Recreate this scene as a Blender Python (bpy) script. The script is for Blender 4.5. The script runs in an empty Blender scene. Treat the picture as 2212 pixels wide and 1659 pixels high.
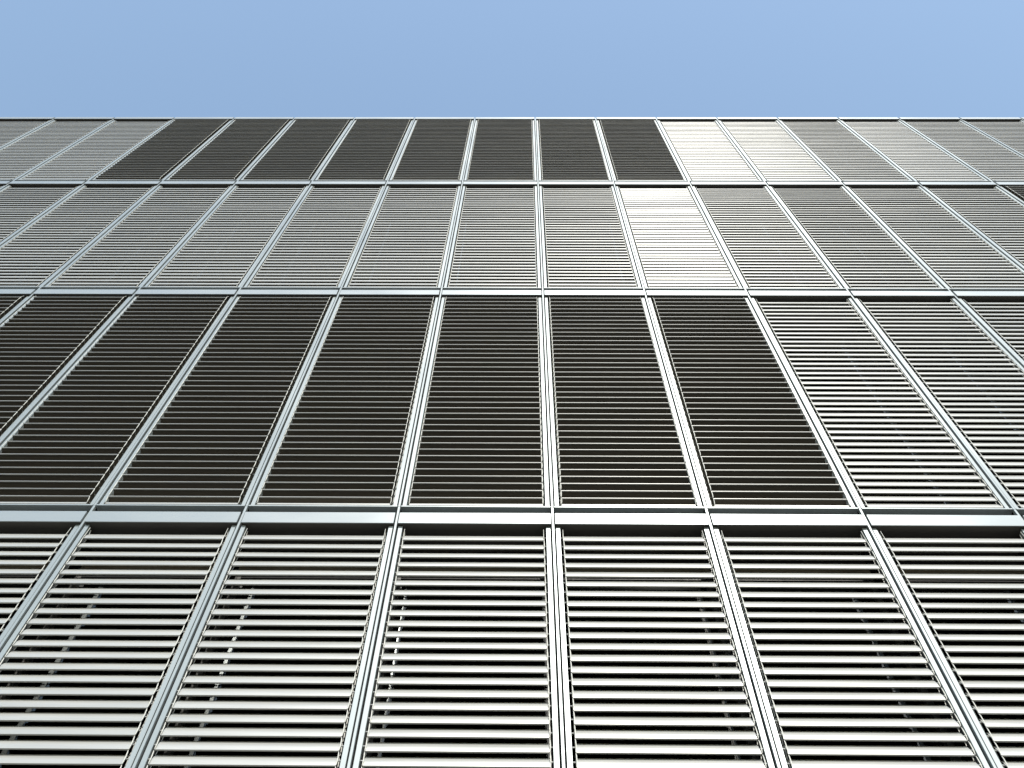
import bpy, bmesh, math, random
from mathutils import Matrix, Vector, noise
R = math.radians
random.seed(7)
scn = bpy.context.scene

# ------------------------------------------------------------------ camera
# X runs along the facade, +Y goes into the building, Z is up; the facade's rail faces lie in Y = 0
CAM_Z = 1.60
PITCH, YAW, ROLL = R(62.50), R(-1.31), R(1.34)
CAM = Vector((-0.177, -3.350, CAM_Z))
cam_data = bpy.data.cameras.new("camera")
cam_data.sensor_width = 36.0
cam_data.lens = 36.0 * 2150.0 / 2212.0
cam_data.clip_start = 0.05
cam_data.clip_end = 6000.0
cam = bpy.data.objects.new("camera", cam_data)
scn.collection.objects.link(cam)
fw = Vector((math.sin(YAW) * math.cos(PITCH), math.cos(YAW) * math.cos(PITCH), math.sin(PITCH)))
rt = Vector((math.cos(YAW), -math.sin(YAW), 0.0))
up = rt.cross(fw)
r2 = rt * math.cos(ROLL) + up * math.sin(ROLL)
u2 = up * math.cos(ROLL) - rt * math.sin(ROLL)
m = Matrix((r2, u2, -fw)).transposed().to_4x4()
m.translation = CAM
cam.matrix_world = m
scn.camera = cam

# ------------------------------------------------------------------ sky and sun
SUN_EL, SUN_AZ = R(47.0), R(11.0)          # azimuth measured from the facade normal, towards +X
sun_dir = Vector((math.sin(SUN_AZ) * math.cos(SUN_EL), -math.cos(SUN_AZ) * math.cos(SUN_EL), math.sin(SUN_EL)))
world = bpy.data.worlds.new("World")
scn.world = world
world.use_nodes = True
wn, wl = world.node_tree.nodes, world.node_tree.links
wn.clear()
wo = wn.new("ShaderNodeOutputWorld")
bg = wn.new("ShaderNodeBackground")
sky = wn.new("ShaderNodeTexSky")
sky.sky_type = 'NISHITA'
sky.sun_disc = False
sky.sun_elevation = SUN_EL
sky.sun_rotation = math.atan2(sun_dir.x, sun_dir.y)
sky.altitude = 50
sky.air_density = 2.0
sky.dust_density = 1.0
sky.ozone_density = 1.0
bg.inputs["Strength"].default_value = 0.15
wl.new(sky.outputs[0], bg.inputs["Color"])
wl.new(bg.outputs[0], wo.inputs["Surface"])
sd = bpy.data.lights.new("sun", 'SUN')
sd.energy = 3.2
sd.angle = R(0.5)
sd.color = (1.0, 0.955, 0.88)
sun = bpy.data.objects.new("sun", sd)
scn.collection.objects.link(sun)
sun.rotation_euler = (-sun_dir).to_track_quat('-Z', 'Y').to_euler()
sun.location = (5, -10, 40)

# ------------------------------------------------------------------ exposure
scn.view_settings.view_transform = 'Standard'
scn.view_settings.look = 'None'
scn.view_settings.exposure = 0.42
scn.view_settings.gamma = 1.0
scn.view_settings.use_curve_mapping = False

# ------------------------------------------------------------------ materials
def new_mat(name):
    mt = bpy.data.materials.new(name)
    mt.use_nodes = True
    nt = mt.node_tree
    return mt, nt, nt.nodes["Principled BSDF"]

def metal(name, col, metallic, rough, var=0.05, scale=(6, 6, 60), rvar=0.08, spec=0.5):
    """coated aluminium: base colour and gloss vary a little with streaks and handling marks"""
    mt, nt, b = new_mat(name)
    tc = nt.nodes.new("ShaderNodeTexCoord")
    geo = nt.nodes.new("ShaderNodeNewGeometry")
    mp = nt.nodes.new("ShaderNodeMapping")
    mp.inputs["Scale"].default_value = scale
    nz = nt.nodes.new("ShaderNodeTexNoise")
    nz.inputs["Scale"].default_value = 1.0
    nz.inputs["Detail"].default_value = 3.0
    nt.links.new(geo.outputs["Position"], mp.inputs["Vector"])
    nt.links.new(mp.outputs[0], nz.inputs["Vector"])
    oi = nt.nodes.new("ShaderNodeObjectInfo")
    mx = nt.nodes.new("ShaderNodeMath"); mx.operation = 'MULTIPLY_ADD'
    nt.links.new(oi.outputs["Random"], mx.inputs[0]); mx.inputs[1].default_value = 0.6
    nt.links.new(nz.outputs["Fac"], mx.inputs[2])
    rg = nt.nodes.new("ShaderNodeMapRange")
    rg.inputs["From Min"].default_value = 0.3; rg.inputs["From Max"].default_value = 1.3
    rg.inputs["To Min"].default_value = 1.0 - var; rg.inputs["To Max"].default_value = 1.0 + var
    nt.links.new(mx.outputs[0], rg.inputs["Value"])
    cm = nt.nodes.new("ShaderNodeVectorMath"); cm.operation = 'SCALE'
    cm.inputs[0].default_value = col
    nt.links.new(rg.outputs[0], cm.inputs["Scale"])
    nt.links.new(cm.outputs[0], b.inputs["Base Color"])
    rr = nt.nodes.new("ShaderNodeMapRange")
    rr.inputs["From Min"].default_value = 0.3; rr.inputs["From Max"].default_value = 0.7
    rr.inputs["To Min"].default_value = rough - rvar; rr.inputs["To Max"].default_value = rough + rvar
    nt.links.new(nz.outputs["Fac"], rr.inputs["Value"])
    nt.links.new(rr.outputs[0], b.inputs["Roughness"])
    b.inputs["Metallic"].default_value = metallic
    b.inputs["Specular IOR Level"].default_value = spec
    return mt

M_SLAT = metal("slat_coated_aluminium", (0.44, 0.443, 0.424), 0.30, 0.37, 0.07, (2.0, 2.0, 30.0), 0.04)
M_SLAT_BACK = metal("slat_shaded_underside", (0.076, 0.066, 0.049), 0.55, 0.34, 0.08, (2.0, 2.0, 30.0), 0.04)  # darker version of the slat coating; underside shade put into the colour
M_FRAME = metal("frame_anodised_aluminium", (0.338, 0.374, 0.378), 0.42, 0.38, 0.04, (5.0, 5.0, 1.2), 0.05)
M_PANEL = metal("spandrel_coated_aluminium", (0.338, 0.372, 0.380), 0.42, 0.38, 0.03, (1.5, 4.0, 4.0), 0.04)
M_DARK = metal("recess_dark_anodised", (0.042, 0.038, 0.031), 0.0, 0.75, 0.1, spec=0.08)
M_SOFFIT = metal("soffit_shade_grey", (0.10, 0.095, 0.085), 0.0, 0.6, 0.1, spec=0.2)  # shade under the spandrel band, put in as a darker colour
M_POST = metal("post_black_gap_shade", (0.010, 0.010, 0.010), 0.0, 0.8, 0.1, spec=0.05)  # shade of the gaps beside the mullion strip, put in as black
M_WFRAME = metal("window_frame_grey", (0.11, 0.11, 0.105), 0.1, 0.45, 0.05)
M_CORD = metal("braided_cord", (0.62, 0.62, 0.58), 0.0, 0.7, 0.05)

def plain(name, col, rough=0.8, scale=3.0, var=0.15, bump=0.0):
    mt, nt, b = new_mat(name)
    tc = nt.nodes.new("ShaderNodeTexCoord")
    nz = nt.nodes.new("ShaderNodeTexNoise")
    nz.inputs["Scale"].default_value = scale; nz.inputs["Detail"].default_value = 6.0
    nt.links.new(tc.outputs["Object"], nz.inputs["Vector"])
    cr = nt.nodes.new("ShaderNodeValToRGB")
    cr.color_ramp.elements[0].position = 0.3; cr.color_ramp.elements[1].position = 0.7
    cr.color_ramp.elements[0].color = tuple(c * (1 - var) for c in col) + (1,)
    cr.color_ramp.elements[1].color = tuple(c * (1 + var) for c in col) + (1,)
    nt.links.new(nz.outputs["Fac"], cr.inputs[0])
    nt.links.new(cr.outputs[0], b.inputs["Base Color"])
    b.inputs["Roughness"].default_value = rough
    if bump:
        bp = nt.nodes.new("ShaderNodeBump"); bp.inputs["Strength"].default_value = bump
        nt.links.new(nz.outputs["Fac"], bp.inputs["Height"]); nt.links.new(bp.outputs[0], b.inputs["Normal"])
    return mt

M_ASPHALT = plain("asphalt", (0.05, 0.05, 0.05), 0.9, 8.0, 0.25, 0.3)
M_PAVE = plain("pavement_concrete", (0.16, 0.155, 0.145), 0.9, 5.0, 0.15, 0.2)
M_CONC = plain("concrete", (0.22, 0.215, 0.2), 0.85, 2.0, 0.12)
M_ROOM = plain("room_finish", (0.10, 0.095, 0.09), 0.9, 1.0, 0.1)

def glass_mat():
    mt = bpy.data.materials.new("tinted_window_glass")
    mt.use_nodes = True
    nt = mt.node_tree; nt.nodes.clear()
    out = nt.nodes.new("ShaderNodeOutputMaterial")
    tr = nt.nodes.new("ShaderNodeBsdfTransparent"); tr.inputs[0].default_value = (0.30, 0.34, 0.32, 1)
    gl = nt.nodes.new("ShaderNodeBsdfGlossy"); gl.inputs["Roughness"].default_value = 0.03
    gl.inputs["Color"].default_value = (0.9, 0.95, 0.93, 1)
    fr = nt.nodes.new("ShaderNodeFresnel"); fr.inputs["IOR"].default_value = 1.55
    nz = nt.nodes.new("ShaderNodeTexNoise"); nz.inputs["Scale"].default_value = 2.5
    bp = nt.nodes.new("ShaderNodeBump"); bp.inputs["Strength"].default_value = 0.02
    nt.links.new(nz.outputs["Fac"], bp.inputs["Height"]); nt.links.new(bp.outputs[0], gl.inputs["Normal"])
    mx = nt.nodes.new("ShaderNodeMixShader")
    nt.links.new(fr.outputs[0], mx.inputs[0]); nt.links.new(tr.outputs[0], mx.inputs[1]); nt.links.new(gl.outputs[0], mx.inputs[2])
    nt.links.new(mx.outputs[0], out.inputs[0])
    return mt
M_GLASS = glass_mat()

# ------------------------------------------------------------------ helpers
col = scn.collection

def box(bm, x0, x1, y0, y1, z0, z1):
    vs = [bm.verts.new(p) for p in ((x0, y0, z0), (x1, y0, z0), (x1, y1, z0), (x0, y1, z0),
                                    (x0, y0, z1), (x1, y0, z1), (x1, y1, z1), (x0, y1, z1))]
    for f in ((0, 3, 2, 1), (4, 5, 6, 7), (0, 1, 5, 4), (1, 2, 6, 5), (2, 3, 7, 6), (3, 0, 4, 7)):
        bm.faces.new([vs[i] for i in f])

def prism_z(bm, prof, z0, z1):
    """prof: closed list of (x, y), counter-clockwise seen from above, extruded upwards"""
    a = [bm.verts.new((x, y, z0)) for x, y in prof]
    b = [bm.verts.new((x, y, z1)) for x, y in prof]
    n = len(prof)
    for i in range(n):
        bm.faces.new((a[i], a[(i + 1) % n], b[(i + 1) % n], b[i]))
    bm.faces.new(list(reversed(a))); bm.faces.new(b)

def prism_x(bm, prof, x0, x1):
    """prof: closed list of (y, z) extruded along X"""
    a = [bm.verts.new((x0, y, z)) for y, z in prof]
    b = [bm.verts.new((x1, y, z)) for y, z in prof]
    n = len(prof)
    for i in range(n):
        bm.faces.new((a[i], b[i], b[(i + 1) % n], a[(i + 1) % n]))
    bm.faces.new(a); bm.faces.new(list(reversed(b)))

def mesh(name, bm, mat, smooth=None):
    bmesh.ops.recalc_face_normals(bm, faces=bm.faces[:])
    me = bpy.data.meshes.new(name)
    bm.to_mesh(me); bm.free()
    me.materials.append(mat)
    if smooth:
        for p in me.polygons: p.use_smooth = True
        me.set_sharp_from_angle(angle=R(smooth))
    return me

def obj(name, me, parent=None, loc=(0, 0, 0), rot=(0, 0, 0)):
    o = bpy.data.objects.new(name, me)
    col.objects.link(o)
    o.parent = parent
    o.location = loc
    o.rotation_euler = rot
    return o

# ------------------------------------------------------------------ grid of the facade
W = 0.900                    # bay width
H = 3.420                    # storey height
B1 = CAM_Z + 4.673           # underside of the spandrel band at the lowest floor line in view
def B(k): return B1 + (k - 1) * H          # floor line k: 0 lowest ... 4 roof edge
C0, C1 = -15, 15             # bays of the building (columns), bay j lies between X = j*W and (j+1)*W
BAND = 0.105                 # height of the spandrel band
SILL0, SILL1 = 0.176, 0.188  # sill rail above the band's underside
NSLAT, PITCHZ = 40, 0.079
SLAT_Y, SLAT_TOP = 0.010, 0.102

# ------------------------------------------------------------------ the setting
bm = bmesh.new()
s = 2500.0
vs = [bm.verts.new(p) for p in ((-s, -s, 0), (s, -s, 0), (s, s, 0), (-s, s, 0))]
bm.faces.new(vs)
g = obj("ground", mesh("ground", bm, M_ASPHALT)); g["kind"] = "structure"
bm = bmesh.new()
box(bm, -60, 60, -2.2, 30.0, -0.05, 0.12)
g = obj("pavement", mesh("pavement", bm, M_PAVE)); g["kind"] = "structure"

# ------------------------------------------------------------------ the building
bld = bpy.data.objects.new("office_building", None)
col.objects.link(bld)
bld.location = (0, 0, 0.12)
bld["label"] = "tall office building with gridded aluminium facade and blind-covered windows under blue sky"
bld["category"] = "building"
bz = 0.12
XL, XR = C0 * W, (C1 + 1) * W
DEPTH = 12.0
def P(x, y, z): return (x, y, z - bz)       # building children are placed in the Empty's frame

def part(name, me, x, y, z): return obj(name, me, bld, P(x, y, z))

# base storey wall, floors, rear and side walls, roof
bm = bmesh.new(); box(bm, XL, XR, 0.04, 0.40, 0.0, B(0) - 0.002 - bz)
part("base_wall", mesh("base_wall", bm, M_CONC), 0, 0, bz)
bm = bmesh.new(); box(bm, XL, XR, 0.262, DEPTH, -0.17, 0.17)
slab = mesh("floor_slab", bm, M_ROOM)
for k in range(0, 5): part("floor_slab", slab, 0, 0, B(k))
bm = bmesh.new(); box(bm, XL, XR, 5.0, 5.1, 0.172, H - 0.172)
iw = mesh("inner_wall", bm, M_ROOM)
for k in range(0, 4): part("inner_wall", iw, 0, 0, B(k))
bm = bmesh.new(); box(bm, XL, XR, DEPTH + 0.002, DEPTH + 0.3, 0.0, B(4) + 0.1 - bz)
part("rear_wall", mesh("rear_wall", bm, M_CONC), 0, 0, bz)
bm = bmesh.new(); box(bm, -0.3, -0.06, 0.0, DEPTH + 0.3, 0.0, B(4) + 0.1 - bz)
sw = mesh("side_wall", bm, M_CONC)
part("side_wall", sw, XL, 0, bz); part("side_wall", sw, XR + 0.36, 0, bz)
bm = bmesh.new(); box(bm, XL, XR, 0.03, 0.42, BAND + 0.002, BAND + 0.016)
part("coping", mesh("coping", bm, M_PANEL), 0, 0, B(4))

# spandrel band of one bay: folded sheet with a returned soffit
bm = bmesh.new()
x0, x1 = 0.0135, W - 0.0135
prism_x(bm, [(-0.0200, 0.0015), (-0.0185, 0.0), (-0.0150, 0.0), (-0.0150, 0.010), (0.186, 0.010), (0.186, BAND), (-0.0185, BAND), (-0.0200, BAND - 0.0015)], x0, x1)
me_band = mesh("spandrel_panel", bm, M_PANEL)
bm = bmesh.new(); box(bm, x0 + 0.001, x1 - 0.001, -0.0145, 0.184, 0.003, 0.009)  # plate added to carry the shade under the band
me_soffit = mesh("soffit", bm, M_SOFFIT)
# dark shadow gap above the band
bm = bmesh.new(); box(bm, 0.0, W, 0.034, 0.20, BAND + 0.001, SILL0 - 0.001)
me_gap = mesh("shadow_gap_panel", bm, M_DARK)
# sill rail
bm = bmesh.new()
prism_x(bm, [(-0.012, SILL0 + 0.001), (-0.011, SILL0), (0.186, SILL0), (0.186, SILL1), (-0.011, SILL1), (-0.012, SILL1 - 0.001)], 0.0115, W - 0.0115)
me_sill = mesh("sill_rail", bm, M_FRAME)
# guide rail (U channel with an open slot towards the slats would never show; front and sides do)
RZ0, RZ1 = SILL1 + 0.001, H - 0.002
c = 0.0012
bm = bmesh.new()
prism_z(bm, [(-0.0123, 0.0 + c), (-0.0123 + c, 0.0), (0.0123 - c, 0.0), (0.0123, c), (0.0123, 0.045), (-0.0123, 0.045)], RZ0, RZ1)
me_rail = mesh("guide_rail", bm, M_FRAME)
# mullion strip (cover cap) and the dark post behind it, set forward to keep the gaps black
bm = bmesh.new()
prism_z(bm, [(-0.0068, -0.010 + c), (-0.0068 + c, -0.010), (0.0068 - c, -0.010), (0.0068, -0.010 + c), (0.0068, 0.0115), (-0.0068, 0.0115)], SILL0 + 0.004, H + SILL0 + 0.001)
me_strip = mesh("mullion_strip", bm, M_FRAME)
bm = bmesh.new()
prism_z(bm, [(-0.0068, -0.010 + c), (-0.0068 + c, -0.010), (0.0068 - c, -0.010), (0.0068, -0.010 + c), (0.0068, 0.0115), (-0.0068, 0.0115)], SILL0 + 0.004, H + BAND + 0.022)
me_strip_top = mesh("mullion_strip_top", bm, M_FRAME)
bm = bmesh.new(); box(bm, -0.0152, 0.0152, 0.0125, 0.185, SILL1 + 0.002, H - 0.003)
me_post = mesh("mullion_post", bm, M_POST)
# window: frame and pane behind the blind
bm = bmesh.new()
fz0, fz1 = 0.19, H - 0.172
yf0, yf1 = 0.190, 0.258
box(bm, 0.001, 0.045, yf0, yf1, fz0, fz1); box(bm, W - 0.045, W - 0.001, yf0, yf1, fz0, fz1)
box(bm, 0.0455, W - 0.0455, yf0 + 0.002, yf1, fz0, fz0 + 0.06); box(bm, 0.0455, W - 0.0455, yf0 + 0.002, yf1, fz1 - 0.06, fz1)
me_wf = mesh("window_frame", bm, M_WFRAME)
bm = bmesh.new(); box(bm, 0.046, W - 0.046, 0.222, 0.230, fz0 + 0.0605, fz1 - 0.0605)
me_pane = mesh("window_pane", bm, M_GLASS)

for k in range(0, 5):
    for j in range(C0, C1 + 1):
        X = j * W
        sp = part("spandrel_panel", me_band, X, 0, B(k))
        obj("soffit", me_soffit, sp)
        if k < 4:
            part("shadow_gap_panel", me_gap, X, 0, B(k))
            part("sill_rail", me_sill, X, 0, B(k))
            wf = part("window_frame", me_wf, X, 0, B(k))
            obj("window_pane", me_pane, wf)
    if k < 4:
        for j in range(C0, C1 + 2):
            X = j * W
            part("mullion_strip", me_strip if k < 3 else me_strip_top, X, 0, B(k))
            part("mullion_post", me_post, X, 0, B(k))
            if j > C0: part("guide_rail", me_rail, X - 0.0278, 0, B(k))
            if j <= C1: part("guide_rail", me_rail, X + 0.0278, 0, B(k))

# ------------------------------------------------------------------ the blinds
# one slat: crowned strip with a rolled bead on both edges and a guide pin at each end
bm = bmesh.new()
L2 = 0.393
# outer bead is a small round tube, inner edge a plain fold; top face light, concave face's shade put in as a darker colour
br = 0.0045
prof = [(-0.0356 + br * math.cos(R(a)), -0.0008 + br * math.sin(R(a))) for a in (20, 75, 130, 185, 240, 295, 340)]
n_bead = len(prof)
prof = [prof[0]] + [(0.020, 0.0042 + 0.0), (0.0395, 0.0008), (0.0395, -0.0008), (0.0, 0.0044), (-0.018, 0.0030)] + list(reversed(prof[1:]))
prof.insert(1, (0.0, 0.0058)); prof.insert(1, (-0.020, 0.0046))
prism_x(bm, prof, -L2, L2)
for sx in (-1, 1):
    prism_x(bm, [(-0.003, 0.001), (0.003, 0.001), (0.003, 0.0055), (-0.003, 0.0055)], min(sx * L2, sx * 0.4085), max(sx * L2, sx * 0.4085))
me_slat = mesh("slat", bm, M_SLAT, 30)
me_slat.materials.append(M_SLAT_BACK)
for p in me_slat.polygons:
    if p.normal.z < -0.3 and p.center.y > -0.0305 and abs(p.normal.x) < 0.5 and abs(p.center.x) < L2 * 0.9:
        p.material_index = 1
# bottom rail
bm = bmesh.new()
prism_x(bm, [(-0.020, -0.007), (-0.018, -0.009), (0.037, -0.009), (0.040, -0.007), (0.040, 0.007), (0.037, 0.009), (-0.018, 0.009), (-0.020, 0.007)], -L2, L2)
me_brail = mesh("bottom_rail", bm, M_SLAT)

def tube(bm, pts, hw, hd):
    """thin ribbon-like cord of rectangular section along mostly vertical points"""
    prev = None
    for p in pts:
        hw2 = hw * p[3]
        ring = [bm.verts.new((p[0] + a * hw2, p[1] + b * hd, p[2])) for a, b in ((-1, -1), (1, -1), (1, 1), (-1, 1))]
        if prev:
            for i in range(4):
                bm.faces.new((prev[i], prev[(i + 1) % 4], ring[(i + 1) % 4], ring[i]))
        else:
            bm.faces.new(list(reversed(ring)))
        prev = ring
    bm.faces.new(prev)

cord_cache = {}
def cord_mesh(tilt):
    """ladder cord of one end: front and rear braid hugging the slat edges, slack between them"""
    key = round(tilt, 2)
    if key in cord_cache: return cord_cache[key]
    t = R(tilt)
    bm = bmesh.new()
    for side, off in ((-1, -0.0021), (1, 0.0021)):
        ey = side * 0.040 * math.cos(t) + off
        ez = side * 0.040 * math.sin(t)
        z_end = -SLAT_TOP - (NSLAT - 1) * PITCHZ - 0.034
        tube(bm, [(0.0, SLAT_Y + ey * 0.6, -0.030, 0.5), (0.0, SLAT_Y + ey, -SLAT_TOP + ez - 0.004, 0.6)], 0.0022, 0.0012)
        for i in range(NSLAT):
            zc = -SLAT_TOP - i * PITCHZ + ez
            zn = zc - PITCHZ if i < NSLAT - 1 else z_end
            if zn > zc - 0.02: continue
            y0 = SLAT_Y + ey
            y1 = y0 if i < NSLAT - 1 else SLAT_Y + (-0.0222 if side < 0 else 0.0422)
            q = [(0.0, 0.0, 0.45), (0.14, 0.0016, 1.0), (0.5, 0.0026, 1.15), (0.80, 0.0014, 0.95), (0.93, 0.0, 0.45)]
            tube(bm, [(dx, y0 + (y1 - y0) * u + side * 0.5 * dx, zc - 0.003 + (zn - zc) * u, wd) for u, dx, wd in q], 0.0020, 0.0012)
    me = mesh("ladder_cord", bm, M_CORD, 40)
    cord_cache[key] = me
    return me

def ordn(n):
    return ("next", "second", "third", "fourth", "fifth", "sixth", "seventh", "eighth", "ninth", "tenth", "eleventh", "twelfth", "thirteenth")[n - 1]

# tilt: degrees from level; positive = outer edge low (room side shaded), negative = outer edge lifted
OPEN = -35.0
def spec(k, j):
    """tilt, label, group of the blind on storey k (3 = under the roof) in bay j"""
    if k == 3:
        e = "under the roof edge"
        if j <= -7: return 80.5, f"grey tilted blind {e}, {ordn(-6 - j)} beyond the dark run from cream pair", "grey tilted blinds under the roof edge"
        if j <= 1: return OPEN, f"dark open blind {e}, {ordn(2 - j)} from the bright cream pair", "dark open blinds under the roof edge"
        if j == 2: return 82.6, f"bright closed cream blind {e}, beside the dark open run", "bright cream blinds under the roof edge"
        if j == 3: return 82.4, f"bright closed cream blind {e}, between cream and grey ones", "bright cream blinds under the roof edge"
        if j == 4: return 79.0, f"grey tilted blind {e}, between bright cream pair and paler blind", "grey tilted blinds under the roof edge"
        if j == 5: return 82.0, f"pale nearly closed blind {e}, between two grey blinds", "pale blinds under the roof edge"
        return 79.8, f"grey tilted blind {e}, {ordn(j - 5)} past the single pale blind from cream pair", "grey tilted blinds under the roof edge"
    if k == 2:
        e = "on second storey down"
        if j <= 0: return 77.9, f"striped silver blind {e}, {ordn(1 - j)} from cream blind, away from lone dark one", "striped silver blinds on the second storey down"
        if j == 1: return 82.5, f"bright closed cream blind {e}, alone among striped silver ones", "closed cream blind on the second storey down"
        if j <= 5: return 77.3 + 0.5 * ((j * 7) % 3 - 1), f"striped silver blind {e}, {ordn(j - 1)} from cream blind towards lone dark one", "striped silver blinds on the second storey down"
        if j == 6: return OPEN, f"lone dark open blind {e}, beside the striped silver ones", "dark open blinds on the second storey down"
        return 77.3 + 0.5 * ((j * 7) % 3 - 1), f"striped silver blind {e}, {ordn(j - 6)} beyond the lone dark one", "striped silver blinds on the second storey down"
    if k == 1:
        e = "on the third storey down"
        if j <= 1: return OPEN, f"dark open blind {e}, {ordn(2 - j)} from the striped silver ones", "dark open blinds on the third storey down"
        return 74.5, f"striped silver blind {e}, {ordn(j - 1)} from the dark open run", "striped silver blinds on the third storey down"
    e = "on fourth storey down"
    if j <= 1: return 69.8, f"wide-striped silver blind {e}, under the {'nearest' if j == 1 else ordn(2 - j)} dark blind from striped ones", "striped silver blinds on the fourth storey down"
    return 69.8, f"wide-striped silver blind {e}, under the {'first' if j == 2 else ordn(j - 1)} striped one past dark run", "striped silver blinds on the fourth storey down"

SPAN = {3: (-11, 10), 2: (-10, 8), 1: (-8, 6), 0: (-6, 5)}
for k, (j0, j1) in SPAN.items():
    for j in range(j0, j1 + 1):
        tilt, label, group = spec(k, j)
        zt = B(k + 1)                       # underside of the band above
        zb = B(k) + SILL1
        root = bpy.data.objects.new("venetian_blind", None)
        col.objects.link(root)
        root.location = (j * W + W / 2, 0, zb)
        root["label"] = label; root["category"] = "blind"; root["group"] = group
        top = zt - zb
        dt = random.uniform(-0.25, 0.25)
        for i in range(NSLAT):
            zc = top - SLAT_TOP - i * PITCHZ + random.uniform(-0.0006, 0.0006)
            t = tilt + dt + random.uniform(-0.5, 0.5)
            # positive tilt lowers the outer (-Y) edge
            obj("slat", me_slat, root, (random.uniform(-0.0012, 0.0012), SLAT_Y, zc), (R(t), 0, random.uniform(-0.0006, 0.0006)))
        zlast = top - SLAT_TOP - (NSLAT - 1) * PITCHZ
        obj("bottom_rail", me_brail, root, (0, SLAT_Y, zlast - 0.034))
        cm = cord_mesh(tilt)
        obj("ladder_cord", cm, root, (-(L2 + 0.0022), 0, top))
        obj("ladder_cord", cm, root, (L2 + 0.0022, 0, top))
